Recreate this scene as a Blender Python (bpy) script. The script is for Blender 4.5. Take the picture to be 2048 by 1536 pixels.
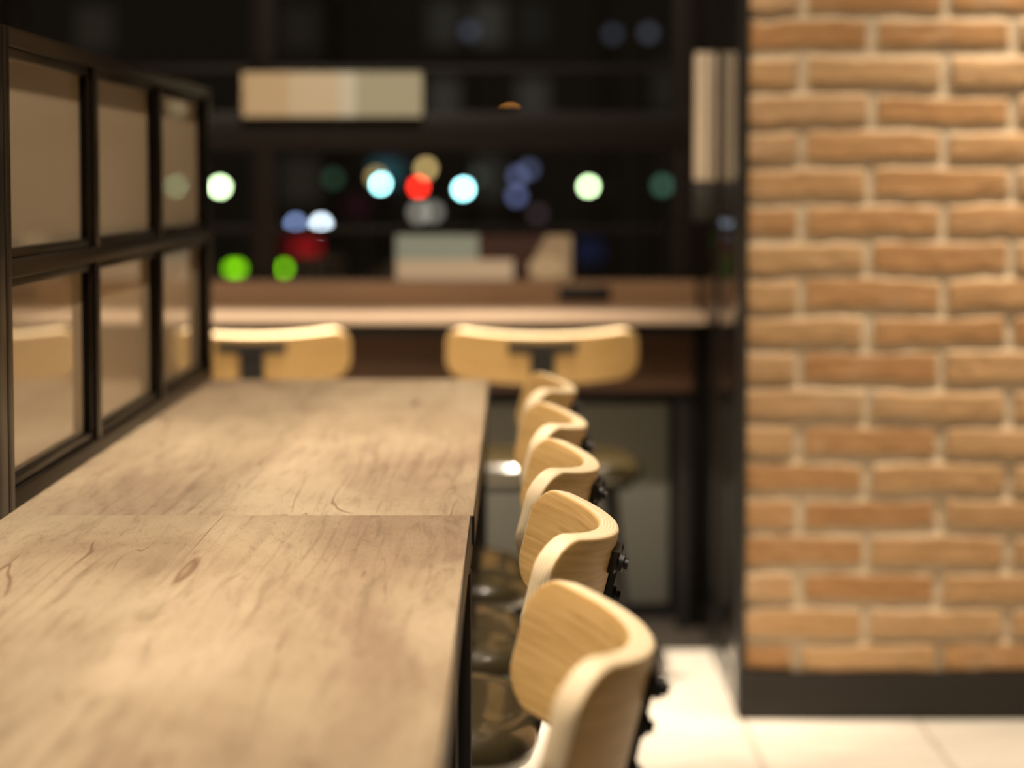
import bpy, bmesh, math, random
import numpy as np
from mathutils import Vector, Matrix

# ------------------------------------------------------------------ camera, world, light, exposure
for o in list(bpy.data.objects):
    bpy.data.objects.remove(o)
S = bpy.context.scene
COL = S.collection
CAM_H, PITCH, FPX = 1.05, math.atan(406 / 5327.0), 5327.0
cd = bpy.data.cameras.new('camera')
cam = bpy.data.objects.new('camera', cd)
COL.objects.link(cam)
cd.sensor_width, cd.lens = 17.3, 45.0
cam.location = (0, 0, CAM_H)
cam.rotation_euler = (math.pi / 2 - PITCH, 0, 0)
cd.dof.use_dof = True
cd.dof.focus_distance = 2.5
cd.dof.aperture_fstop = 1.8
cd.clip_end = 500
S.camera = cam
S.view_settings.view_transform = 'Standard'
S.view_settings.look = 'None'
S.view_settings.gamma = 1.0
S.view_settings.exposure = 0.0

w = bpy.data.worlds.new('night')
S.world = w
w.use_nodes = True
w.node_tree.nodes['Background'].inputs[0].default_value = (0.9, 0.78, 0.62, 1)
w.node_tree.nodes['Background'].inputs[1].default_value = 0.028

WARM = (1.0, 0.84, 0.66)
def spot(name, loc, target, energy, angle=80, blend=0.6, size=0.05, color=WARM):
    l = bpy.data.lights.new(name, 'SPOT')
    l.energy, l.spot_size, l.spot_blend, l.shadow_soft_size, l.color = energy, math.radians(angle), blend, size, color
    o = bpy.data.objects.new(name, l)
    COL.objects.link(o)
    o.location = loc
    o.rotation_euler = (Vector(target) - Vector(loc)).to_track_quat('-Z', 'Y').to_euler()
    return o
CEIL = 2.7
for y in (0.9, 2.35, 3.8):
    spot('ceiling_downlight', (-0.42, y, CEIL - .03), (-0.42, y + .05, 0), 58, 84, .7)
for y in (1.5, 2.7, 3.9):
    spot('ceiling_downlight', (0.06, y, CEIL - .03), (0.02, y + .05, 0), 126, 70, .8)
for y in (1.2, 2.6, 4.0):
    spot('ceiling_downlight', (-1.15, y, CEIL - .03), (-0.95, y, 0.6), 60, 84, .7)
for x in (-.75, -.05):
    spot('ceiling_downlight', (x, 5.2, CEIL - .03), (x + .0, 5.45, 0.7), 600, 46, .9)
spot('ceiling_downlight', (-.1, 4.3, CEIL - .03), (-.05, 6.2, .8), 140, 64, .8)  # added fill with no known fixture, brightens the camera-facing window wall
spot('ceiling_downlight', (1.34, 4.58, CEIL - .03), (1.2, 5.13, 0.42), 250, 54, 1.0)
spot('ceiling_downlight', (0.72, 4.5, CEIL - .03), (0.62, 4.9, 0.0), 45, 60, .8)
spot('ceiling_downlight', (1.0, 3.6, CEIL - .03), (0.95, 4.5, 0.0), 60, 80, .8)

# ------------------------------------------------------------------ helpers
def ray(px, py):
    u, v = (px - 1024) / FPX, (py - 768) / FPX
    c, s = math.cos(PITCH), math.sin(PITCH)
    return Vector((u, c - v * s, -s - v * c))
def at(px, py, Y):
    d = ray(px, py)
    return Vector((0, 0, CAM_H)) + d * (Y / d.y)

def nodes(name):
    m = bpy.data.materials.new(name)
    m.use_nodes = True
    nt = m.node_tree
    p = nt.nodes.get('Principled BSDF')
    return m, nt, p
def nd(nt, typ, **kw):
    n = nt.nodes.new(typ)
    for k, v in kw.items():
        if k in n.inputs.keys():
            n.inputs[k].default_value = v
        else:
            setattr(n, k, v)
    return n
def ramp(nt, stops, interp='LINEAR'):
    r = nt.nodes.new('ShaderNodeValToRGB')
    e = r.color_ramp.elements
    r.color_ramp.interpolation = interp
    while len(e) < len(stops):
        e.new(.5)
    for i, (p, c) in enumerate(stops):
        e[i].position = p
        e[i].color = (*c, 1) if len(c) == 3 else c
    return r
def mixc(nt, fac, a, b, mode='MIX'):
    m = nt.nodes.new('ShaderNodeMix')
    m.data_type, m.blend_type = 'RGBA', mode
    for sock, val in ((m.inputs[0], fac), (m.inputs[6], a), (m.inputs[7], b)):
        if hasattr(val, 'is_output') or isinstance(val, bpy.types.NodeSocket):
            nt.links.new(val, sock)
        elif isinstance(val, (int, float)):
            sock.default_value = val
        else:
            sock.default_value = (*val, 1)
    return m.outputs[2]
def math_(nt, op, a, b=0.0, clamp=False):
    n = nt.nodes.new('ShaderNodeMath')
    n.operation, n.use_clamp = op, clamp
    for s, v in ((n.inputs[0], a), (n.inputs[1], b)):
        if isinstance(v, bpy.types.NodeSocket):
            nt.links.new(v, s)
        else:
            s.default_value = v
    return n.outputs[0]
def plain(name, col, rough=.5, metal=0.0, spec=.5, var=.12, scale=60, bump=0.0, coat=0.0):
    m, nt, p = nodes(name)
    tc = nd(nt, 'ShaderNodeTexCoord')
    nz = nd(nt, 'ShaderNodeTexNoise', Scale=scale, Detail=3.0)
    nt.links.new(tc.outputs['Object'], nz.inputs['Vector'])
    c = mixc(nt, nz.outputs[0], tuple(x * (1 - var) for x in col), tuple(min(1, x * (1 + var)) for x in col))
    nt.links.new(c, p.inputs['Base Color'])
    p.inputs['Roughness'].default_value = rough
    p.inputs['Metallic'].default_value = metal
    p.inputs['Specular IOR Level'].default_value = spec
    p.inputs['Coat Weight'].default_value = coat
    if bump:
        b = nd(nt, 'ShaderNodeBump', Strength=bump, Distance=.002)
        nt.links.new(nz.outputs[0], b.inputs['Height'])
        nt.links.new(b.outputs[0], p.inputs['Normal'])
    return m
def emit(name, col, strength):
    m, nt, p = nodes(name)
    p.inputs['Base Color'].default_value = (*[min(.8, c) for c in col], 1)
    p.inputs['Emission Color'].default_value = (*col, 1)
    p.inputs['Emission Strength'].default_value = strength
    try:
        m.cycles.emission_sampling = 'NONE'
    except Exception:
        pass
    return m

def box(bm, x0, x1, y0, y1, z0, z1, bev=0.0, seg=2):
    vs = [bm.verts.new(p) for p in ((x0, y0, z0), (x1, y0, z0), (x1, y1, z0), (x0, y1, z0),
                                    (x0, y0, z1), (x1, y0, z1), (x1, y1, z1), (x0, y1, z1))]
    fs = [bm.faces.new([vs[i] for i in f]) for f in ((0, 3, 2, 1), (4, 5, 6, 7), (0, 1, 5, 4),
                                                     (1, 2, 6, 5), (2, 3, 7, 6), (3, 0, 4, 7))]
    if bev:
        es = {e for f in fs for e in f.edges}
        bmesh.ops.bevel(bm, geom=list(es), offset=bev, segments=seg, affect='EDGES', profile=.5)
    return vs
def tube(bm, pts, radii, n=14, cap=True):
    pts = [Vector(p) for p in pts]
    rings = []
    for i, p in enumerate(pts):
        t = (pts[min(i + 1, len(pts) - 1)] - pts[max(i - 1, 0)]).normalized()
        a = t.orthogonal().normalized() if i == 0 else (rings_a - t * rings_a.dot(t)).normalized()
        rings_a = a
        b = t.cross(a)
        r = radii[i] if isinstance(radii, (list, tuple)) else radii
        rings.append([bm.verts.new(p + (a * math.cos(k * 2 * math.pi / n) + b * math.sin(k * 2 * math.pi / n)) * r) for k in range(n)])
    for r0, r1 in zip(rings, rings[1:]):
        for k in range(n):
            bm.faces.new((r0[k], r0[(k + 1) % n], r1[(k + 1) % n], r1[k]))
    if cap:
        bm.faces.new(rings[0][::-1])
        bm.faces.new(rings[-1])
def lathe(bm, prof, n=32, c=(0, 0, 0)):
    rings = [[bm.verts.new((c[0] + r * math.cos(2 * math.pi * k / n), c[1] + r * math.sin(2 * math.pi * k / n), c[2] + z)) for k in range(n)] for r, z in prof]
    for r0, r1 in zip(rings, rings[1:]):
        for k in range(n):
            bm.faces.new((r0[k], r0[(k + 1) % n], r1[(k + 1) % n], r1[k]))
    bm.faces.new(rings[0][::-1])
    bm.faces.new(rings[-1])
def obj(name, bm, m, parent=None, smooth=True, angle=35):
    me = bpy.data.meshes.new(name)
    bmesh.ops.recalc_face_normals(bm, faces=bm.faces)
    bm.to_mesh(me)
    bm.free()
    if smooth:
        for p in me.polygons:
            p.use_smooth = True
        try:
            me.set_sharp_from_angle(angle=math.radians(angle))
        except Exception:
            pass
    me.materials.append(m)
    o = bpy.data.objects.new(name, me)
    COL.objects.link(o)
    if parent:
        o.parent = parent
    return o
def bx(name, m, dims, parent=None, bev=0.0, seg=2):
    bm = bmesh.new()
    box(bm, *dims, bev=bev, seg=seg)
    return obj(name, bm, m, parent)
def tag(o, label=None, cat=None, group=None, kind=None):
    for k, v in (('label', label), ('category', cat), ('group', group), ('kind', kind)):
        if v:
            o[k] = v
    return o
def struct(o, label=None):
    return tag(o, label, None, None, 'structure')
def thing(name, label, cat, loc=(0, 0, 0), rotz=0.0, group=None):
    o = bpy.data.objects.new(name, None)
    o.empty_display_size = .1
    COL.objects.link(o)
    o.location, o.rotation_euler = loc, (0, 0, rotz)
    return tag(o, label, cat, group)
def copy_tree(o, parent=None):
    c = o.copy()
    COL.objects.link(c)
    if parent:
        c.parent = parent
    for ch in [k for k in bpy.data.objects if k.parent == o]:
        copy_tree(ch, c)
    return c

# ------------------------------------------------------------------ materials
def wood_table():
    m, nt, p = nodes('oak_laminate')
    L = nt.links.new
    tc = nd(nt, 'ShaderNodeTexCoord')
    oi = nd(nt, 'ShaderNodeObjectInfo')
    off = nd(nt, 'ShaderNodeVectorMath', operation='MULTIPLY_ADD')
    L(oi.outputs['Location'], off.inputs[0])
    off.inputs[1].default_value = (3.1, 7.7, 0)
    L(tc.outputs['Object'], off.inputs[2])
    def mapped(sc, rot=0):
        mp = nd(nt, 'ShaderNodeMapping')
        mp.inputs['Scale'].default_value = sc
        mp.inputs['Rotation'].default_value = (0, 0, rot)
        L(off.outputs[0], mp.inputs[0])
        return mp.outputs[0]
    big = nd(nt, 'ShaderNodeTexNoise', Scale=1.0, Detail=4.0, Roughness=.6, Distortion=.6)
    L(mapped((5.5, 1.6, 1)), big.inputs['Vector'])
    base = ramp(nt, [(.32, (.285, .198, .128)), (.5, (.395, .302, .196)), (.68, (.475, .378, .254))])
    L(big.outputs[0], base.inputs[0])
    # long flowing grain
    g = nd(nt, 'ShaderNodeTexNoise', Scale=1.0, Detail=8.0, Roughness=.62, Distortion=1.2)
    L(mapped((48, 4.0, 1)), g.inputs['Vector'])
    gr = ramp(nt, [(.34, (.62, .58, .54)), (.46, (.93, .92, .90)), (.68, (1.06, 1.05, 1.04))])
    L(g.outputs[0], gr.inputs[0])
    c1 = mixc(nt, .62, base.outputs[0], gr.outputs[0], 'MULTIPLY')
    # long dark growth lines, only in patches
    wv = nd(nt, 'ShaderNodeTexWave', Scale=1.0, Distortion=15.0, Detail=4.0)
    wv.inputs['Detail Scale'].default_value = .8
    L(mapped((15.0, .8, 1), .05), wv.inputs['Vector'])
    wr = ramp(nt, [(.04, (.68, .64, .61)), (.20, (1, 1, 1))])
    L(wv.outputs[0], wr.inputs[0])
    pm = nd(nt, 'ShaderNodeTexNoise', Scale=1.0, Detail=1.0)
    L(mapped((4.5, 1.1, 1)), pm.inputs['Vector'])
    pr = ramp(nt, [(.45, (0, 0, 0)), (.62, (.5, .5, .5))])
    L(pm.outputs[0], pr.inputs[0])
    c1 = mixc(nt, pr.outputs[0], c1, mixc(nt, 1.0, c1, wr.outputs[0], 'MULTIPLY'))
    # fine pores
    f = nd(nt, 'ShaderNodeTexNoise', Scale=1.0, Detail=3.0)
    L(mapped((230, 42, 1)), f.inputs['Vector'])
    f.inputs['Distortion'].default_value = 1.5
    fr = ramp(nt, [(.33, (.78, .74, .70)), (.47, (1, 1, 1))])
    L(f.outputs[0], fr.inputs[0])
    c2 = mixc(nt, .7, c1, fr.outputs[0], 'MULTIPLY')
    # cracks: thin level lines of a distorted noise, broken up by a second noise
    def cracks(sc, rot, width, lo, hi):
        k = nd(nt, 'ShaderNodeTexNoise', Scale=1.0, Detail=2.5, Roughness=.5, Distortion=.25)
        L(mapped(sc, rot), k.inputs['Vector'])
        d = math_(nt, 'ABSOLUTE', math_(nt, 'SUBTRACT', k.outputs[0], .5))
        line = math_(nt, 'SUBTRACT', 1.0, math_(nt, 'DIVIDE', d, width), True)
        b = nd(nt, 'ShaderNodeTexNoise', Scale=1.0, Detail=1.0)
        L(mapped((sc[0] * .8 + 3, sc[1] * 2.2 + 1, 1), rot + .3), b.inputs['Vector'])
        r = ramp(nt, [(lo, (0, 0, 0)), (hi, (1, 1, 1))])
        L(b.outputs[0], r.inputs[0])
        return math_(nt, 'MULTIPLY', line, r.outputs[0])
    k = math_(nt, 'MAXIMUM', cracks((12, .75, 1), .06, .0055, .54, .59), cracks((17, 1.1, 1), -.06, .0055, .56, .61))
    c3 = mixc(nt, math_(nt, 'MULTIPLY', k, .9), c2, (.17, .095, .05))
    L(c3, p.inputs['Base Color'])
    p.inputs['Roughness'].default_value = .5
    p.inputs['Specular IOR Level'].default_value = .35
    b = nd(nt, 'ShaderNodeBump', Strength=.12, Distance=.0015)
    L(math_(nt, 'SUBTRACT', f.outputs[0], k), b.inputs['Height'])
    L(b.outputs[0], p.inputs['Normal'])
    return m
def wood_dark(name, a, b_, rough=.45):
    m, nt, p = nodes(name)
    L = nt.links.new
    tc = nd(nt, 'ShaderNodeTexCoord')
    mp = nd(nt, 'ShaderNodeMapping')
    mp.inputs['Scale'].default_value = (2.2, 30, 30)
    L(tc.outputs['Object'], mp.inputs[0])
    n = nd(nt, 'ShaderNodeTexNoise', Scale=1.0, Detail=6.0, Distortion=.7)
    L(mp.outputs[0], n.inputs['Vector'])
    r = ramp(nt, [(.35, a), (.65, b_)])
    L(n.outputs[0], r.inputs[0])
    L(r.outputs[0], p.inputs['Base Color'])
    p.inputs['Roughness'].default_value = rough
    return m
def ply_wood():
    m, nt, p = nodes('oak_plywood')
    L = nt.links.new
    ar = nd(nt, 'ShaderNodeAttribute', attribute_name='along')   # x = along the bend, y = height
    er = nd(nt, 'ShaderNodeAttribute', attribute_name='layer')   # x = depth through the plies, y = 1 on the edge
    mp = nd(nt, 'ShaderNodeMapping')
    mp.inputs['Scale'].default_value = (7, 210, 1)
    oi = nd(nt, 'ShaderNodeObjectInfo')
    L(ar.outputs['Vector'], mp.inputs[0])
    sh = nd(nt, 'ShaderNodeVectorMath', operation='ADD')
    L(mp.outputs[0], sh.inputs[0])
    sc = nd(nt, 'ShaderNodeVectorMath', operation='SCALE', Scale=5.0)
    L(oi.outputs['Location'], sc.inputs[0])
    L(sc.outputs[0], sh.inputs[1])
    n = nd(nt, 'ShaderNodeTexNoise', Scale=1.0, Detail=5.0, Roughness=.6, Distortion=.4)
    L(sh.outputs[0], n.inputs['Vector'])
    face = ramp(nt, [(.33, (.53, .32, .11)), (.52, (.67, .43, .165)), (.68, (.74, .50, .215))])
    L(n.outputs[0], face.inputs[0])
    se = nd(nt, 'ShaderNodeSeparateXYZ')
    L(er.outputs['Vector'], se.inputs[0])
    s = math_(nt, 'SINE', math_(nt, 'MULTIPLY', se.outputs[0], 2 * math.pi * 340))
    st = ramp(nt, [(.25, (.74, .57, .34)), (.6, (.90, .76, .53))])
    L(math_(nt, 'ADD', math_(nt, 'MULTIPLY', s, .5), .5), st.inputs[0])
    c = mixc(nt, se.outputs[1], face.outputs[0], st.outputs[0])
    L(c, p.inputs['Base Color'])
    p.inputs['Roughness'].default_value = .38
    p.inputs['Specular IOR Level'].default_value = .25
    return m
def brick_mat():
    m, nt, p = nodes('brick_and_mortar')
    L = nt.links.new
    a = nd(nt, 'ShaderNodeAttribute', attribute_name='tone')     # x = tone of the brick, y = mortar and painted lit ledges, z = second tone
    s = nd(nt, 'ShaderNodeSeparateXYZ')
    L(a.outputs['Vector'], s.inputs[0])
    tc = nd(nt, 'ShaderNodeTexCoord')
    mp = nd(nt, 'ShaderNodeMapping')
    mp.inputs['Scale'].default_value = (14, 14, 60)
    L(tc.outputs['Object'], mp.inputs[0])
    n = nd(nt, 'ShaderNodeTexNoise', Scale=1.0, Detail=6.0, Roughness=.65, Distortion=.6)
    L(mp.outputs[0], n.inputs['Vector'])
    tone = ramp(nt, [(0, (.37, .185, .075)), (.35, (.45, .25, .11)), (.7, (.52, .325, .16)), (1, (.43, .27, .165))])
    L(math_(nt, 'ADD', math_(nt, 'MULTIPLY', s.outputs[0], .6), math_(nt, 'MULTIPLY', n.outputs[0], .4)), tone.inputs[0])
    smear = ramp(nt, [(.55, (0, 0, 0)), (.78, (.55, .55, .55))])
    n2 = nd(nt, 'ShaderNodeTexNoise', Scale=7.0, Detail=4.0)
    L(tc.outputs['Object'], n2.inputs['Vector'])
    L(n2.outputs[0], smear.inputs[0])
    c = mixc(nt, smear.outputs[0], tone.outputs[0], (.58, .42, .27))
    n3 = nd(nt, 'ShaderNodeTexNoise', Scale=180.0, Detail=3.0)
    L(tc.outputs['Object'], n3.inputs['Vector'])
    mort_ledge = ramp(nt, [(.3, (.54, .425, .29)), (.7, (.64, .525, .37))])
    L(n3.outputs[0], mort_ledge.inputs[0])
    c = mixc(nt, s.outputs[1], c, mort_ledge.outputs[0])
    L(c, p.inputs['Base Color'])
    p.inputs['Roughness'].default_value = .9
    p.inputs['Specular IOR Level'].default_value = .15
    b = nd(nt, 'ShaderNodeBump', Strength=.5, Distance=.003)
    L(n.outputs[0], b.inputs['Height'])
    L(b.outputs[0], p.inputs['Normal'])
    return m
def tile_mat(name, c1, c2, joint, x0, y0, size, jw):
    m, nt, p = nodes(name)
    L = nt.links.new
    tc = nd(nt, 'ShaderNodeTexCoord')
    mp = nd(nt, 'ShaderNodeMapping')
    mp.inputs['Location'].default_value = (-x0, -y0, 0)
    L(tc.outputs['Object'], mp.inputs[0])
    b = nt.nodes.new('ShaderNodeTexBrick')
    b.offset, b.squash = 0.0, 1.0
    L(mp.outputs[0], b.inputs['Vector'])
    b.inputs['Scale'].default_value = 1.0
    b.inputs['Brick Width'].default_value = size
    b.inputs['Row Height'].default_value = size
    b.inputs['Mortar Size'].default_value = jw
    b.inputs['Mortar Smooth'].default_value = .15
    b.inputs['Color1'].default_value = (*c1, 1)
    b.inputs['Color2'].default_value = (*c2, 1)
    b.inputs['Mortar'].default_value = (*joint, 1)
    n = nd(nt, 'ShaderNodeTexNoise', Scale=9.0, Detail=5.0)
    L(tc.outputs['Object'], n.inputs['Vector'])
    r = ramp(nt, [(.3, (.9, .9, .9)), (.7, (1.04, 1.04, 1.04))])
    L(n.outputs[0], r.inputs[0])
    L(mixc(nt, 1.0, b.outputs[0], r.outputs[0], 'MULTIPLY'), p.inputs['Base Color'])
    p.inputs['Roughness'].default_value = .42
    bp = nd(nt, 'ShaderNodeBump', Strength=.3, Distance=.002)
    L(math_(nt, 'SUBTRACT', 1.0, b.outputs[1]), bp.inputs['Height'])
    L(bp.outputs[0], p.inputs['Normal'])
    return m
def film_glass():
    # pane with a pale frosted film: part veil, part clear, a mirror at a grazing look
    m, nt, p = nodes('filmed_glass')
    L = nt.links.new
    nt.nodes.remove(p)
    out = nt.nodes['Material Output']
    tc = nd(nt, 'ShaderNodeTexCoord')
    n = nd(nt, 'ShaderNodeTexNoise', Scale=5.0, Detail=2.0)
    L(tc.outputs['Object'], n.inputs['Vector'])
    c = mixc(nt, n.outputs[0], (.80, .64, .43), (.86, .69, .47))
    df = nd(nt, 'ShaderNodeBsdfDiffuse')
    tl = nd(nt, 'ShaderNodeBsdfTranslucent')
    L(c, df.inputs[0]); L(c, tl.inputs[0])
    m1 = nd(nt, 'ShaderNodeMixShader', Fac=.5)
    L(df.outputs[0], m1.inputs[1]); L(tl.outputs[0], m1.inputs[2])
    tr = nd(nt, 'ShaderNodeBsdfTransparent')
    m2 = nd(nt, 'ShaderNodeMixShader', Fac=.12)
    L(m1.outputs[0], m2.inputs[1]); L(tr.outputs[0], m2.inputs[2])
    gl = nd(nt, 'ShaderNodeBsdfGlossy', Roughness=.012)
    fr = nd(nt, 'ShaderNodeFresnel', IOR=1.75)
    m3 = nd(nt, 'ShaderNodeMixShader')
    L(fr.outputs[0], m3.inputs[0]); L(m2.outputs[0], m3.inputs[1]); L(gl.outputs[0], m3.inputs[2])
    L(m3.outputs[0], out.inputs[0])
    return m
def clear_glass():
    m, nt, p = nodes('window_glass')
    L = nt.links.new
    nt.nodes.remove(p)
    out = nt.nodes['Material Output']
    tr = nd(nt, 'ShaderNodeBsdfTransparent')
    tr.inputs[0].default_value = (.93, .95, .94, 1)
    gl = nd(nt, 'ShaderNodeBsdfGlossy', Roughness=.0)
    fr = nd(nt, 'ShaderNodeFresnel', IOR=1.45)
    m3 = nd(nt, 'ShaderNodeMixShader')
    L(fr.outputs[0], m3.inputs[0]); L(tr.outputs[0], m3.inputs[1]); L(gl.outputs[0], m3.inputs[2])
    L(m3.outputs[0], out.inputs[0])
    return m

M_TABLE = wood_table()
M_PLY = ply_wood()
M_BRICK = brick_mat()
M_FILM = film_glass()
M_GLASS = clear_glass()
M_FRAME = plain('bronze_black_frame', (.006, .0042, .003), .34, 0, .12)
M_BLACK = plain('black_steel', (.018, .016, .015), .45, .2)
M_EDGE = plain('black_edge_band', (.014, .012, .011), .4)
M_APRON = plain('brown_steel', (.26, .20, .15), .4, .2)
M_SEAT = plain('olive_vinyl', (.060, .046, .019), .27, 0, .8, .1, 90, .06, .5)
M_TILE = tile_mat('cream_tile', (.72, .665, .57), (.70, .645, .55), (.52, .465, .375), .451, 4.95, .34, .006)
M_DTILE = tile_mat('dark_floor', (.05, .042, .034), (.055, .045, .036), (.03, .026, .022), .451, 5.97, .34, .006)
M_BASE = plain('dark_skirting', (.022, .018, .014), .55, 0, .3)
M_CEIL = plain('ceiling_paint', (.22, .19, .16), .9)
M_WALL = plain('beige_wall', (.42, .35, .27), .9)
M_WINFR = plain('window_frame_paint', (.013, .009, .007), .45, 0, .3)
M_GLOSS = plain('black_gloss_panel', (.012, .010, .009), .12, 0, .12)
M_COUNTER = wood_dark('counter_oak', (.64, .46, .32), (.76, .57, .41), .45)
M_SPLASH = wood_dark('walnut_back', (.34, .195, .10), (.44, .26, .14), .5)
M_DWOOD = wood_dark('dark_walnut', (.10, .048, .024), (.14, .07, .035), .5)
M_GREY = plain('grey_panel', (.33, .33, .28), .7)
M_PALE = plain('pale_grip', (.62, .50, .36), .5)
M_ROAD = plain('asphalt', (.03, .03, .03), .8)
M_BLDG = plain('night_facade', (.42, .36, .30), .8)

# ------------------------------------------------------------------ the setting
WIN_Y, SIDE_X, PIL_Y = 6.45, .4455, 5.15
floor = struct(bx('floor', M_TILE, (-4.2, 2.6, -2.6, 5.92, -.12, 0)))
struct(bx('trim_1', M_DTILE, (-4.2, SIDE_X, 5.92, 6.56, -.12, .0)))       # dark floor band under the counter
struct(bx('ceiling', M_CEIL, (-4.2, 2.6, -2.6, 6.56, CEIL, CEIL + .1)))
struct(bx('wall_left', M_WALL, (-4.3, -4.2, -2.6, 6.56, -.12, CEIL)))
struct(bx('wall_back', M_WALL, (-4.2, 2.6, -2.7, -2.6, -.12, CEIL)))

# brick pillar: relief modelled brick by brick on one mesh
def vnoise(x, z, s, seed):
    rng = np.random.RandomState(seed)
    t = rng.rand(128, 128)
    u, v = x / s, z / s
    i, j = np.floor(u).astype(int), np.floor(v).astype(int)
    fu, fv = u - i, v - j
    fu, fv = fu * fu * (3 - 2 * fu), fv * fv * (3 - 2 * fv)
    g = lambda a, b: t[a % 128, b % 128]
    return (g(i, j) * (1 - fu) + g(i + 1, j) * fu) * (1 - fv) + (g(i, j + 1) * (1 - fu) + g(i + 1, j + 1) * fu) * fv - .5
def brick_wall():
    x0, x1, z0, z1 = SIDE_X + .007, 1.75, .084, CEIL
    nx, nz = 360, 700
    X, Z = np.meshgrid(np.linspace(x0, x1, nx), np.linspace(z0, z1, nz))
    rowh, pitch, half = .0713, .276, .0072
    zw = Z + .008 * vnoise(X, Z, .12, 1) + .005 * vnoise(X, Z, .035, 2)
    xw = X + .005 * vnoise(X, Z, .06, 3)
    k = np.floor((zw - .653) / rowh).astype(int)
    off = np.where(k % 2 == 1, .691, .559)
    i = np.floor((xw - off) / pitch).astype(int)
    dz = np.minimum((zw - .653) - k * rowh, (k + 1) * rowh - (zw - .653))
    dx = np.minimum((xw - off) - i * pitch, (i + 1) * pitch - (xw - off))
    rng = np.random.RandomState(5)
    t1, t2, t3 = rng.rand(64, 64), rng.rand(64, 64), rng.rand(64, 64)
    a, b = (k + 20) % 64, (i + 20) % 64
    jit = (t3[a, b] - .5) * .004
    corner = .0065
    ex, ez = np.clip((dx - half + jit) / corner, 0, 1), np.clip((dz - half + jit) / corner, 0, 1)
    e = 1 - np.sqrt(np.clip((1 - ex) ** 2 + (1 - ez) ** 2, 0, 1))
    e = np.clip(e, 0, 1)
    tilt = (t2[a, b] - .5) * .004
    h = e * (.0105 + (t1[a, b] - .5) * .007 + tilt * (dz / rowh)) + e * (.0035 * vnoise(X, Z, .035, 7) + .0022 * vnoise(X * .4, Z, .008, 8))
    h += .003 * vnoise(X, Z, .02, 9) * (1 - e)
    mort_ledge = np.clip((.85 - e) / .6, 0, 1)  # mortar tone widened over the brick edges to paint lit ledges
    verts = np.stack([X, PIL_Y + .012 - h, Z], -1).reshape(-1, 3)
    idx = np.arange(nx * nz).reshape(nz, nx)
    f = np.stack([idx[:-1, :-1], idx[:-1, 1:], idx[1:, 1:], idx[1:, :-1]], -1).reshape(-1, 4)
    n0 = len(verts)
    body = [(x0, PIL_Y + .012, z0), (x1, PIL_Y + .012, z0), (x1, 6.5, z0), (x0, 6.5, z0),
            (x0, PIL_Y + .012, z1), (x1, PIL_Y + .012, z1), (x1, 6.5, z1), (x0, 6.5, z1)]
    bf = [(0, 3, 2, 1), (4, 5, 6, 7), (1, 2, 6, 5), (2, 3, 7, 6), (3, 0, 4, 7)]
    me = bpy.data.meshes.new('wall_right')
    me.from_pydata(verts.tolist() + body, [], f.tolist() + [tuple(n0 + q for q in t) for t in bf])
    me.materials.append(M_BRICK)
    for p in me.polygons:
        p.use_smooth = len(p.vertices) == 4 and p.vertices[0] < n0
    at_ = me.attributes.new('tone', 'FLOAT_VECTOR', 'POINT')
    data = np.zeros((len(me.vertices), 3), np.float32)
    data[:n0, 0] = t1[a, b].reshape(-1)
    data[:n0, 1] = mort_ledge.reshape(-1)
    data[n0:, 1] = 1
    at_.data.foreach_set('vector', data.reshape(-1))
    o = bpy.data.objects.new('wall_right', me)
    COL.objects.link(o)
    struct(o)
brick_wall()
struct(bx('baseboard_right', M_BASE, (SIDE_X - .004, 1.75, PIL_Y - .012, PIL_Y + .02, 0, .092), bev=.002))
struct(bx('wall_front', M_WALL, (1.75, 2.6, PIL_Y, 5.3, -.12, CEIL)))
struct(bx('trim_2', M_BLACK, (SIDE_X - .004, SIDE_X + .010, PIL_Y - .006, PIL_Y + .05, .092, CEIL), bev=.001))

# dark glazed screen along the pillar's side
w2 = thing('window_2', None, None, (SIDE_X, 0, 0)); struct(w2)
bm = bmesh.new()
for y0, y1 in ((PIL_Y + .05, 5.34), (5.76, 6.02), (6.36, 6.44)):
    box(bm, -.003, .006, y0, y1, 0, CEIL, .001)
for z0, z1 in ((0, .06), (2.2, 2.26), (CEIL - .06, CEIL)):
    box(bm, -.0025, .006, 5.34, 5.76, z0, z1, .001)
    box(bm, -.0025, .006, 6.02, 6.36, z0, z1, .001)
obj('window_frame', bm, M_GLOSS, w2)
for y0, y1 in ((5.33, 5.77), (6.01, 6.37)):
    bx('pane', M_GLOSS, (.001, .005, y0, y1, .03, CEIL - .03), w2)

# big night window behind the counter
w1 = thing('window_1', None, None, (0, WIN_Y, 0)); struct(w1)
XL, XR = -4.2, SIDE_X
mull = [(-.625, -.568), (.385, XR - .002), (-1.23, -1.17), (-1.83, -1.77), (-2.43, -2.37), (-3.03, -2.97), (-3.63, -3.57)]
bm = bmesh.new()
box(bm, XL, XR - .002, -.04, .05, 1.125, 1.215, .003)
box(bm, XL, XR - .002, -.04, .05, .785, .813, .002)
box(bm, XL, XR - .002, -.03, .05, CEIL - .1, CEIL, .002)
for a, b in mull:
    box(bm, a, b, -.034, .046, .80, CEIL - .05, .002)
obj('window_frame', bm, M_WINFR, w1)
bm = bmesh.new()
for z in (.933, 1.318):
    box(bm, XL, XR - .002, -.012, .012, z - .007, z + .007, .001)
obj('glazing_bar', bm, M_WINFR, w1)
xs = sorted(mull)
edges = [XL] + [v for a, b in xs for v in (a, b)]
for a, b in zip(edges[0::2], edges[1::2]):
    for z0, z1 in ((.813, 1.125), (1.215, CEIL - .1)):
        bm = bmesh.new()
        bm.faces.new([bm.verts.new(p) for p in ((a, .02, z0), (b, .02, z0), (b, .02, z1), (a, .02, z1))])
        obj('pane', bm, M_GLASS, w1, smooth=False)
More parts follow.
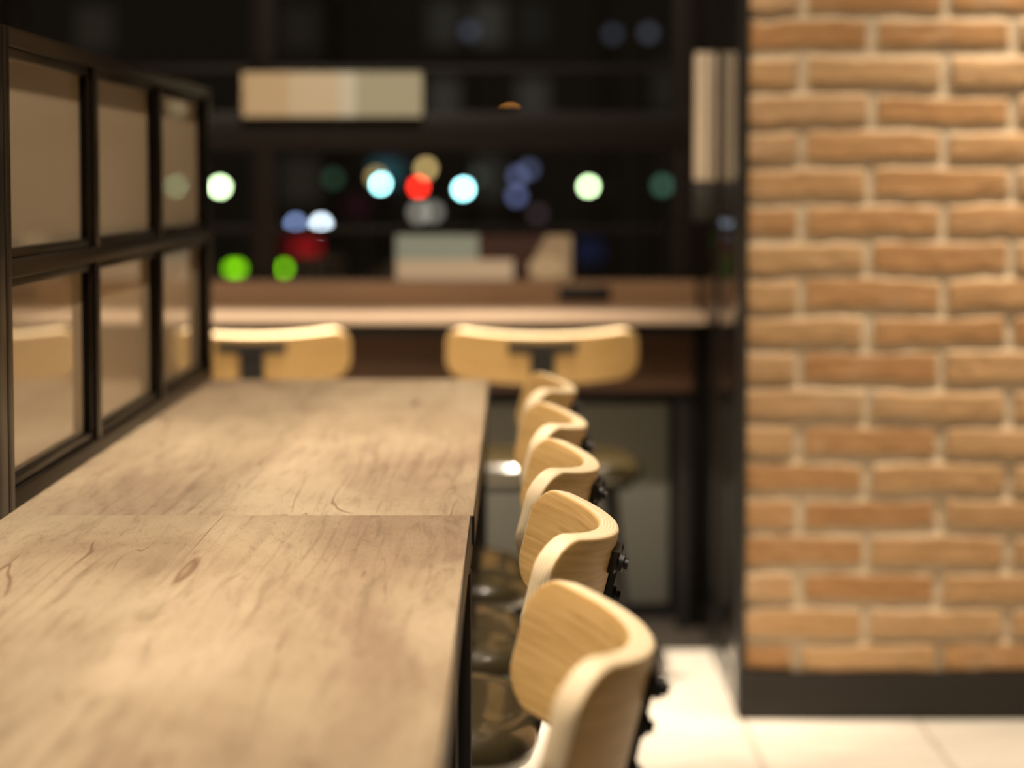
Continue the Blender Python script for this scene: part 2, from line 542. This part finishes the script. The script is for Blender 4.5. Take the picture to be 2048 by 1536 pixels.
# wall below the window
struct(bx('wall_sill', M_BLACK, (XL, SIDE_X, 6.41, 6.50, 0, .785)))
struct(bx('baseboard_front', M_BLACK, (-3.0, SIDE_X - .004, 6.372, 6.41, 0, .03)))
pn = bx('wall_panel', M_GREY, (-.62, .378, 6.385, 6.41, .03, .515), bev=.003)
tag(pn, 'grey flat panel on the dark wall under the window counter', 'panel')

# ------------------------------------------------------------------ window counter
ct = thing('window_counter', 'long wooden counter running below the dark window', 'counter', (-1.2, 6.2, 0))
dx, dy = 1.2, -6.2
def cbx(name, m, d, bev=.002):
    return bx(name, m, (d[0] + dx, d[1] + dx, d[2] + dy, d[3] + dy, d[4], d[5]), ct, bev)
cbx('worktop', M_COUNTER, (-3.6, SIDE_X - .003, 6.05, 6.385, .725, .75), .004)
cbx('backsplash', M_SPLASH, (-3.6, SIDE_X - .003, 6.385, 6.405, .725, .812))
cbx('apron', M_DWOOD, (-3.6, .42, 6.17, 6.19, .563, .70))
cbx('support_rail', M_BLACK, (-3.6, .42, 6.10, 6.16, .695, .725))
for x in (-3.5, -2.2, -.95, .405):
    cbx('leg', M_BLACK, (x - .018, x + .018, 6.20, 6.24, .0, .725))
ps = thing('power_outlet', 'black power outlet strip on the wooden back of the counter', 'power outlet', (.174, 6.385, .781))
bx('housing', M_BLACK, (-.062, .062, -.008, 0, -.018, .018), ps, .003)
for k in (-1, 0, 1):
    bm = bmesh.new()
    for q in (-.006, .006):
        box(bm, k * .036 + q - .0015, k * .036 + q + .0015, -.0092, -.0078, -.006, .006)
    obj('socket', bm, M_EDGE, ps)

# ------------------------------------------------------------------ tables
def make_table(y0, y1, x_off, label, leg_in=.06):
    L_, W_ = y1 - y0, .956
    t = thing('dining_table', label, 'table', (-.037 - W_ / 2 + x_off, (y0 + y1) / 2, 0), 0, 'long wooden tables')
    hx, hy = W_ / 2, L_ / 2 - .0006
    bx('tabletop', M_TABLE, (-hx + .0012, hx - .0012, -hy + .0002, hy - .0002, .692, .72), t, .0012, 2)
    bm = bmesh.new()
    for s in (-1, 1):
        box(bm, min(s * hx, s * (hx - .0014)), max(s * hx, s * (hx - .0014)), -hy, hy, .690, .7188)
        box(bm, -hx + .0014, hx - .0014, min(s * hy, s * (hy - .0008)), max(s * hy, s * (hy - .0008)), .690, .7188)
    obj('edge_band', bm, M_EDGE, t)
    bm = bmesh.new()
    for s in (-1, 1):
        xa = s * (hx - .006)
        box(bm, min(xa, xa - s * .025), max(xa, xa - s * .025), -hy + .03, hy - .03, .655, .690, .002)
        ya = s * (hy - .03)
        box(bm, -hx + .03, hx - .03, min(ya, ya - s * .025), max(ya, ya - s * .025), .655, .690, .002)
    obj('apron', bm, M_APRON, t)
    for sx in (-1, 1):
        for sy in (-1, 1):
            cx, cy = sx * (hx - .0205), sy * (hy - leg_in)
            bx('leg', M_BLACK, (cx - .016, cx + .016, cy - .016, cy + .016, 0, .656), t, .002)
    return t
make_table(2.622, 4.433, 0, 'light wooden table behind the cross seam, its far end by the counter chairs')
make_table(.812, 2.622, -.003, 'light wooden table in front of the cross seam, cut by the lower picture edge', .487)

# ------------------------------------------------------------------ glass screens on the tables
def make_screen(ya, yb, label):
    n = 3
    L_ = yb - ya
    s = thing('glass_screen', label, 'screen', (-.5, ya, .72), 0, 'framed glass screens on the tables')
    Hh, D = .484, .034                         # height, depth (towards -X)
    fh, st, mu = .019, .032, .052              # rail height, stile, mullion widths
    cols = []
    se = .058                                  # the end stile away from the camera is wider
    w_ = (L_ - st - se - (n - 1) * mu) / n
    for k in range(n):
        cols.append((st + k * (w_ + mu), st + k * (w_ + mu) + w_))
    rows = [(fh, Hh / 2 - fh / 2), (Hh / 2 + fh / 2, Hh - fh)]
    bm = bmesh.new()
    for z0, z1 in ((0, fh), (Hh / 2 - fh / 2, Hh / 2 + fh / 2), (Hh - fh, Hh)):
        box(bm, -D, 0, st * .999, L_ - se * .999, z0, z1, .0015)
    obj('rail', bm, M_FRAME, s)
    bx('stile', M_FRAME, (-D, .0004, .0005, st, 0, Hh), s, .0015)
    bx('stile', M_FRAME, (-D, .0004, L_ - se, L_ - .0005, 0, Hh), s, .0015)
    for k in range(n - 1):
        a = cols[k][1]
        for z0, z1 in rows:
            bx('mullion', M_FRAME, (-D + .001, -.0012, a + .008, a + mu - .008, z0 - .001, z1 + .001), s, .0015)
    for (z0, z1) in rows:
        for (a, b) in cols:
            bm = bmesh.new()
            e, d0, d1 = .010, -.028, -.006
            box(bm, d0, d1, a - .009 * (a > st + .01), b + .009 * (b < L_ - se - .01), z0, z0 + e, .0012)
            box(bm, d0, d1, a - .009 * (a > st + .01), b + .009 * (b < L_ - se - .01), z1 - e, z1, .0012)
            box(bm, d0, d1, a - .009 * (a > st + .01), a + e, z0 + e, z1 - e, .0012)
            box(bm, d0, d1, b - e, b + .009 * (b < L_ - se - .01), z0 + e, z1 - e, .0012)
            bead = obj('glazing_bead', bm, M_FRAME, s)
            g = bmesh.new()
            g.faces.new([g.verts.new(p) for p in ((-.016, a + e - .002, z0 + e - .002), (-.016, b - e + .002, z0 + e - .002),
                                                  (-.016, b - e + .002, z1 - e + .002), (-.016, a + e - .002, z1 - e + .002))])
            obj('glass_pane', g, M_FILM, s, smooth=False)
    return s
make_screen(2.632, 4.440, 'black framed glass screen with six pale panes along the far table')
make_screen(.822, 2.630, 'black framed glass screen on the near table, only its end post in view')

# ------------------------------------------------------------------ chairs
LEAN = math.radians(14)
A_MAX, H_BACK, T_BACK, PHI, R_CORNER = .214, .0525, .020, 36, .042
def plan(a):
    n = 60
    x = y = 0.0
    for k in range(n):
        q = abs(a) * (k + .5) / n
        ph = math.radians(PHI) * (q / A_MAX) ** 1.1
        x += math.cos(ph) * abs(a) / n
        y += math.sin(ph) * abs(a) / n
    ph = math.radians(PHI) * (abs(a) / A_MAX) ** 1.1
    s = 1 if a >= 0 else -1
    return s * x, y, s * ph
def backrest_mesh(origin):
    bm = bmesh.new()
    la = bm.verts.layers.float_vector.new('along')
    ll = bm.verts.layers.float_vector.new('layer')
    na, r = 72, .0042
    R = Matrix.Rotation(LEAN, 3, 'X')
    rings = []
    for i in range(na + 1):
        a = -A_MAX * math.cos(math.pi * i / na)
        q = min(1.0, abs(a) / A_MAX)
        d = A_MAX - abs(a)
        hh = H_BACK if d >= R_CORNER else H_BACK - R_CORNER + math.sqrt(max(0, R_CORNER ** 2 - (R_CORNER - d) ** 2))
        tt = T_BACK / 2 * (1 if d > .005 else max(.25, math.sqrt(max(0, 1 - (1 - d / .005) ** 2))))
        rr = min(r, hh * .9, tt * .9)
        x, y, ph = plan(a)
        nx_, ny_ = math.sin(ph), -math.cos(ph)
        loop = []
        segs = 5
        for (cb, ct_, a0) in ((hh - rr, tt - rr, 0), (hh - rr, -tt + rr, 90), (-hh + rr, -tt + rr, 180), (-hh + rr, tt - rr, 270)):
            for k in range(segs + 1):
                an = math.radians(a0 + 90 * k / segs)
                # angle 0 = outwards (rear), 90 = up
                loop.append((cb + rr * math.sin(an) if a0 in (0, 90) else cb + rr * math.sin(an), ct_ + rr * math.cos(an)))
            # straight faces: insert a few points down the flat
            if a0 == 90:
                for k in range(1, 6):
                    loop.append(((hh - rr) * (1 - 2 * k / 6), -tt))
            if a0 == 270:
                for k in range(1, 6):
                    loop.append((-(hh - rr) * (1 - 2 * k / 6), tt))
        ring = []
        for b, th in loop:
            o_ = th - T_BACK / 2
            p = R @ Vector((x + nx_ * o_, y + ny_ * o_, b)) + Vector(origin)
            v = bm.verts.new(p)
            v[la] = (a, b, 0)
            v[ll] = (th + T_BACK / 2, 1.0 if (abs(th) < tt - .0012 or d < .004) else 0.0, 0)
            ring.append(v)
        rings.append(ring)
    for r0, r1 in zip(rings, rings[1:]):
        m = len(r0)
        for k in range(m):
            bm.faces.new((r0[k], r0[(k + 1) % m], r1[(k + 1) % m], r1[k]))
    bm.faces.new(rings[0][::-1])
    bm.faces.new(rings[-1])
    return bm
def super_seat(bm, c, hw, hd, prof, n=64, ex=4.2):
    rings = []
    for sc, z in prof:
        ring = []
        for k in range(n):
            t = 2 * math.pi * k / n
            co, si = math.cos(t), math.sin(t)
            q = (abs(co) ** ex + abs(si) ** ex) ** (-1 / ex)
            ring.append(bm.verts.new((c[0] + max(.0, hw + sc) * q * co, c[1] + max(.0, hd + sc) * q * si, c[2] + z)))
        rings.append(ring)
    for r0, r1 in zip(rings, rings[1:]):
        for k in range(n):
            bm.faces.new((r0[k], r0[(k + 1) % n], r1[(k + 1) % n], r1[k]))
    bm.faces.new(rings[0][::-1])
    bm.faces.new(rings[-1])
APEX_Y, APEX_Z = -.24, .735
def make_chair(label):
    t = thing('dining_chair', label, 'chair')
    org = Vector((0, APEX_Y, APEX_Z)) - Matrix.Rotation(LEAN, 3, 'X') @ Vector((0, 0, H_BACK))
    obj('backrest', backrest_mesh(org), M_PLY, t, angle=60)
    # T-shaped rear bracket following the bend, then a stem bent under the seat
    R = Matrix.Rotation(LEAN, 3, 'X')
    bm = bmesh.new()
    def strip(a_list, b0, b1, o0=.0006, o1=.0062):
        rows = []
        for a in a_list:
            x, y, ph = plan(a)
            nx_, ny_ = math.sin(ph), -math.cos(ph)
            rows.append([bm.verts.new(R @ Vector((x + nx_ * o, y + ny_ * o, b)) + org) for b, o in ((b0, o0), (b1, o0), (b1, o1), (b0, o1))])
        for r0, r1 in zip(rows, rows[1:]):
            for k in range(4):
                bm.faces.new((r0[k], r0[(k + 1) % 4], r1[(k + 1) % 4], r1[k]))
        bm.faces.new(rows[0][::-1]); bm.faces.new(rows[-1])
    strip([-.07 + .14 * k / 10 for k in range(11)], .016, .036)
    obj('bracket', bm, M_BLACK, t)
    bm = bmesh.new()
    pts = [R @ Vector((0, -.0035, .018)) + org, R @ Vector((0, -.0035, -.06)) + org]
    dirn = (pts[1] - pts[0]).normalized()
    low = pts[1] + dirn * .195
    path = [pts[0], pts[1], pts[1] + dirn * .06, low]
    for k in range(1, 7):
        an = (math.pi / 2 - LEAN) * k / 6
        path.append(low + Vector((0, .035 * (math.sin(an + LEAN) - math.sin(LEAN)) if False else .035 * (1 - math.cos(an)) , -.035 * math.sin(an))))
    path.append(Vector((0, -.02, path[-1].z)))
    rows = []
    for i, p in enumerate(path):
        tg = (path[min(i + 1, len(path) - 1)] - path[max(i - 1, 0)]).normalized()
        nn = Vector((1, 0, 0)).cross(tg)
        hw = .025 if i < 2 else .022
        rows.append([bm.verts.new(p + Vector((sx * hw, 0, 0)) + nn * so * .003) for sx, so in ((-1, -1), (1, -1), (1, 1), (-1, 1))])
    for r0, r1 in zip(rows, rows[1:]):
        for k in range(4):
            bm.faces.new((r0[k], r0[(k + 1) % 4], r1[(k + 1) % 4], r1[k]))
    bm.faces.new(rows[0][::-1]); bm.faces.new(rows[-1])
    obj('stem', bm, M_BLACK, t)
    zb = path[-1].z
    for a, b in ((-.055, .026), (.055, .026), (0, -.012), (0, -.046)):
        x, y, ph = plan(a)
        n_ = R @ Vector((math.sin(ph), -math.cos(ph), 0))
        p = R @ Vector((x, y, b)) + org
        bm = bmesh.new()
        tube(bm, [p + n_ * .005, p + n_ * .0115, p + n_ * .0125, p + n_ * .016], [.0085, .0085, .005, .005], 12)
        obj('bolt', bm, M_BLACK, t)
    # seat
    bm = bmesh.new()
    sz = .420
    super_seat(bm, (0, .035, sz), .214, .205, [(-.05, 0), (-.014, 0), (-.004, .005), (0, .015), (-.001, .025), (-.007, .036), (-.018, .044), (-.034, .050), (-.06, .0535), (-.10, .0555), (-.16, .056)])
    obj('seat', bm, M_SEAT, t, angle=70)
    bm = bmesh.new()
    super_seat(bm, (0, .035, sz - .016), .195, .165, [(-.04, 0), (0, 0), (0, .0165), (-.04, .0165)])
    obj('seat_plate', bm, M_BLACK, t)
    for sx in (-1, 1):
        for sy in (-1, 1):
            bm = bmesh.new()
            tube(bm, [(sx * .145, .035 + sy * .13, sz - .014), (sx * .185, .035 + sy * .175, 0)], [.0155, .010], 14)
            obj('leg', bm, M_BLACK, t)
    return t
proto = make_chair('light wood backed chair at the long tables, nearest of the row')
proto['group'] = 'chairs along the long tables'
PI = math.pi
CH = [(1.84, 0, 'light wood backed chair at the long tables, nearest of the row of five'),
      (2.43, 0, 'light wood backed chair beside the table seam, sharpest in focus, second of the row'),
      (2.955, 0, 'light wood backed chair in the middle of the row of five at the tables'),
      (3.47, 0, 'light wood backed chair at the far table, second from the counter end'),
      (4.04, 0, 'light wood backed chair at the table end nearest the window counter')]
rots = (2.5, 0, -1, 1, 0)
for i, (y, _, lab) in enumerate(CH):
    o = proto if i == 0 else copy_tree(proto)
    ang = PI / 2 + math.radians(rots[i])
    o.rotation_euler = (0, 0, ang)
    ap = Vector((.099, y, 0))
    o.location = ap - Matrix.Rotation(ang, 3, 'Z') @ Vector((0, APEX_Y, 0))
    o['label'] = lab
for x, y, lab in ((.062, 5.42, 'light wood backed chair facing the window counter, fully seen beyond the table corner'),
                  (-.532, 5.42, 'light wood backed chair facing the window counter, partly hidden by the glass screen')):
    o = copy_tree(proto)
    o.rotation_euler = (0, 0, 0)
    o.location = Vector((x, y, 0)) - Vector((0, APEX_Y, 0))
    o['label'] = lab
    o['group'] = 'chairs at the window counter'

# ------------------------------------------------------------------ things on the window
def card(name, label, cat, x0, x1, z0, z1, y, depth, bands):
    t = thing(name, label, cat, ((x0 + x1) / 2, y, z0))
    cx = (x0 + x1) / 2
    bx('backing_board', M_WINFR, (x0 - cx, x1 - cx, 0, depth, 0, z1 - z0), t, .001)
    for nm, col, pts in bands:
        bm = bmesh.new()
        W_, H_ = x1 - x0, z1 - z0
        lo = [bm.verts.new((-W_ / 2 + u * W_, -.0012, v * H_)) for u, v in pts]
        hi = [bm.verts.new((-W_ / 2 + u * W_, .0, v * H_)) for u, v in pts]
        bm.faces.new(lo); bm.faces.new(hi[::-1])
        for k in range(len(pts)):
            bm.faces.new((lo[k], lo[(k + 1) % len(pts)], hi[(k + 1) % len(pts)], hi[k]))
        obj(nm, bm, plain('print_' + nm, col, .6, var=.05), t, smooth=False)
    return t
R4 = lambda a, b, c, d: ((a, c), (b, c), (b, d), (a, d))
card('window_sign', 'long pale sign of cream and grey-green bands on the window crossbar', 'sign', -.642, -.214, 1.203, 1.308, 6.375, .03,
     [('cream_band', (.74, .58, .37), R4(0, .26, 0, 1)), ('ivory_band', (.80, .69, .50), R4(.26, .54, 0, 1)),
      ('white_band', (.80, .79, .68), R4(.54, .63, 0, 1)), ('green_grey_band', (.54, .53, .40), R4(.63, 1, 0, 1))])
circ = [(.86 + .105 * math.cos(2 * PI * k / 24), .28 + .27 * math.sin(2 * PI * k / 24)) for k in range(24)]
card('display_card', 'long printed card of pale blue, white and dark red standing on the sill', 'card', -.278, .142, .814, .921, 6.385, .012,
     [('pale_blue_print', (.42, .53, .49), R4(0, .47, .45, 1)), ('white_print', (.85, .74, .58), R4(0, .67, 0, .45)),
      ('dark_red_print', (.06, .022, .016), ((.47, .45), (.67, .45), (.70, .02), (.76, .02), (.80, .6), (.86, 1), (.47, 1))),
      ('tan_print', (.52, .41, .27), ((.76, .0), (1, 0), (1, 1), (.86, 1), (.80, .6))),
      ])
bm = bmesh.new()
dc = [o for o in bpy.data.objects if o.name == 'display_card'][0]
vs = [bm.verts.new((-.21 + u * .42, -.0022, v * .107)) for u, v in circ]
hs = [bm.verts.new((-.21 + u * .42, -.001, v * .107)) for u, v in circ]
bm.faces.new(vs); bm.faces.new(hs[::-1])
for k in range(24):
    bm.faces.new((vs[k], vs[(k + 1) % 24], hs[(k + 1) % 24], hs[k]))
obj('round_print', bm, plain('print_round', (.72, .60, .40), .6), dc, smooth=False)  # pale disc painted for a round glow

h = thing('pull_handle', 'pale upright handle on the black screen beside the brick wall', 'handle', (SIDE_X, 5.80, 1.05))
bx('grip', M_PALE, (-.050, -.021, -.02, .02, 0, .277), h, .004, 3)
bx('cover_strip', M_PALE, (-.0165, -.006, -.018, .018, 0, .277), h, .002)  # modelled in place of the grip's dim mirror image in the panel
bx('core', M_BLACK, (-.022, -.003, -.012, .012, .003, .272), h, .001)
bx('lower_bracket', M_BASE, (-.052, -.003, -.016, .016, -.085, -.002), h, .004)

# ------------------------------------------------------------------ the night street (the room is one floor up)
GZ = -4.0
struct(bx('ground', M_ROAD, (-60, 60, 7.5, 180, GZ - .1, GZ)))
LENS = {}
def lens_mat(col, p):
    key = (col, p)
    if key not in LENS:
        LENS[key] = emit('lamp_lens', col, p)
    return LENS[key]
def ball(bm, c, r, n=16):
    bmesh.ops.create_icosphere(bm, subdivisions=2, radius=r, matrix=Matrix.Translation(c))
BLUR = 50.0
def lamp(label, px, py, Y, spx, col, val, kind='street_lamp', cat='street lamp', twin=None, group=None):
    """a lamp head on a pole; spx = apparent width of the lens in pixels"""
    c = at(px, py, Y)
    r = spx / 2 / FPX * Y
    strength = val * (BLUR / spx) ** 2
    t = thing(kind, label, cat, (c.x, c.y, GZ), 0, group)
    lc = Vector((0, 0, c.z - GZ))
    bm = bmesh.new()
    tube(bm, [(0, r * 2.6, 0), (0, r * 2.6, .25), (0, r * 2.6, .26), (0, r * 2.6, lc.z + r)], [.12, .12, .06, .045], 10)
    obj('pole', bm, M_BLACK, t)
    bm = bmesh.new()
    if kind == 'traffic_signal':
        box(bm, -r * 5.6, r * 2, r * .4, r * 2.6, lc.z - r * 1.6, lc.z + r * 1.6, r * .2)
    else:
        box(bm, -r * .9, r * .9, r * .5, r * 2.9, lc.z - r * .9, lc.z + r * .9, r * .15)
    obj('housing', bm, M_BLACK, t)
    bm = bmesh.new()
    ball(bm, lc, r)
    if twin:
        ball(bm, lc + Vector((twin[0] / FPX * Y, 0, -twin[1] / FPX * Y)), r)
    obj('lens', bm, lens_mat(col, strength), t)
TS = 'traffic signal'
lamp('traffic signal showing blue-green, left of the red light', 760, 367, 100, 16, (.40, .95, 1.0), 3.0, 'traffic_signal', TS)
lamp('traffic signal showing red between two blue-green lights', 837, 374, 100, 16, (1.0, .028, .014), 1.5, 'traffic_signal', TS)
lamp('traffic signal showing blue-green, right of the red light', 927, 378, 100, 16, (.40, .95, 1.0), 3.0, 'traffic_signal', TS)
lamp('bright green-white street lamp close to the screen frame', 440, 374, 70, 18, (.72, 1.0, .55), 2.4)
lamp('bright green-white street lamp seen faintly through the screen pane', 352, 372, 74, 18, (.72, 1.0, .55), 2.4)
lamp('bright green-white street lamp standing alone toward the brick wall', 1177, 373, 70, 16, (.72, 1.0, .55), 1.8)
lamp('yellow street lamp just above the red signal', 852, 337, 80, 20, (.60, .42, .16), .8)
lamp('small amber lamp behind the left blue-green signal', 752, 354, 90, 20, (.55, .38, .14), .45)
lamp('bright white lamp low beside a smaller blue one', 642, 449, 60, 18, (.75, .88, 1.0), 1.5)
lamp('small blue lamp low beside a bright white one', 591, 448, 60, 16, (.16, .22, .42), 1.0)
lamp('dim blue lamp, topmost of the three blue ones', 1058, 339, 80, 20, (.10, .12, .22), .35)
lamp('dim blue lamp, middle of the three blue ones', 1036, 352, 86, 20, (.10, .12, .24), .5)
lamp('dim blue lamp, lowest of the three blue ones', 1033, 392, 73, 20, (.10, .12, .25), .6)
lamp('lime green lamp low behind the counter, the wider one by the screen', 476, 537, 40, 18, (.20, .60, .004), .62, twin=(-12, 0))
lamp('lime green lamp low behind the counter, the narrower one', 568, 537, 40, 16, (.20, .60, .004), .62)
lamp('faint green lamp high above the white lamp', 666, 357, 80, 22, (.03, .07, .04), .4)
lamp('faint green lamp next to the right window post', 1325, 371, 80, 22, (.05, .12, .08), .6)
lamp('faint grey lamp right of the blue-green signals', 957, 352, 80, 22, (.05, .06, .05), .3)
lamp('pale grey lamp under the red signal, the left half of a pair', 838, 425, 60, 26, (.20, .18, .15), 1.0)
lamp('pale grey lamp under the red signal, the right half of a pair', 866, 424, 60, 24, (.16, .15, .13), .9)
lamp('faint violet lamp low between blue lamps and the window post', 1075, 428, 60, 22, (.06, .04, .045), .35)
lamp('faint blue-grey lamp high above the crossbar', 940, 62, 70, 24, (.05, .055, .085), .45)
lamp('faint blue-grey lamp high up, left of a similar pair', 1225, 68, 70, 22, (.04, .045, .06), .4)
lamp('faint blue-grey lamp high up, right of a similar pair', 1297, 66, 70, 22, (.06, .065, .085), .4)
lamp('small orange lamp half hidden by the window crossbar', 1020, 232, 70, 14, (.8, .30, .06), .7)

def lit_sign(label, px0, px1, py0, py1, Y, col, val, name='lit_sign'):
    a, b = at(px0, py1, Y), at(px1, py0, Y)
    t = thing(name, label, 'sign', ((a.x + b.x) / 2, Y, GZ))
    hw, zt, zb = (b.x - a.x) / 2, b.z - GZ, a.z - GZ
    bx('post', M_BLACK, (-.05, .05, .06, .16, 0, zt), t)
    bx('sign_box', M_BLACK, (-hw, hw, 0, .2, zb, zt), t)
    bx('sign_face', emit('sign_face', col, val), (-hw * .96, hw * .96, -.02, 0, zb + .02, zt - .02), t)
lit_sign('red lit sign low behind the glass under the white lamp', 585, 640, 480, 508, 50, (.45, .01, .015), .8)
lit_sign('dim red lit sign further left and lower than its brighter neighbour', 550, 578, 478, 500, 52, (.20, .008, .012), .4)
lit_sign('dim teal lit sign behind the blue-green signal', 742, 800, 322, 372, 105, (.03, .14, .17), .5)
lit_sign('dim violet lit sign high above the teal one', 745, 805, 312, 330, 110, (.10, .05, .08), .25)
lit_sign('dim blue lit sign low beside the printed card', 1150, 1205, 478, 525, 60, (.012, .016, .045), .6)
lit_sign('dim wine-red lit sign at the street corner', 690, 740, 395, 430, 80, (.06, .012, .025), .3)

def building(label, x0, x1, Y, dep, top, cols, rows, tint, val, seed):
    t = thing('street_building', label, 'building', ((x0 + x1) / 2, Y, GZ))
    hw = (x1 - x0) / 2
    bx('facade', M_BLDG, (-hw, hw, 0, dep, 0, top), t)
    rnd = random.Random(seed)
    mats = [emit('dim_window', tuple(c * k for c in tint), val) for k in (.35, .7, 1.0)]
    cw, rh = 2 * hw / cols, top / rows
    for i in range(cols):
        for j in range(1, rows):
            if rnd.random() < .6:
                continue
            bx('window', rnd.choice(mats), (-hw + (i + .15) * cw, -hw + (i + .85) * cw, -.05, 0, (j + .25) * rh, (j + .8) * rh), t)
building('dark office block with dim windows straight across the street', -8, 3.9, 120, 15, 24, 6, 7, (.030, .027, .022), 1.0, 4)
building('dark block with dim windows further right across the street', 4, 16, 120.5, 15, 22, 6, 6, (.020, .018, .014), 1.0, 9)
building('dark block behind the glass screen across the street', -24, -8.2, 118, 15, 20, 7, 6, (.018, .014, .010), 1.0, 2)
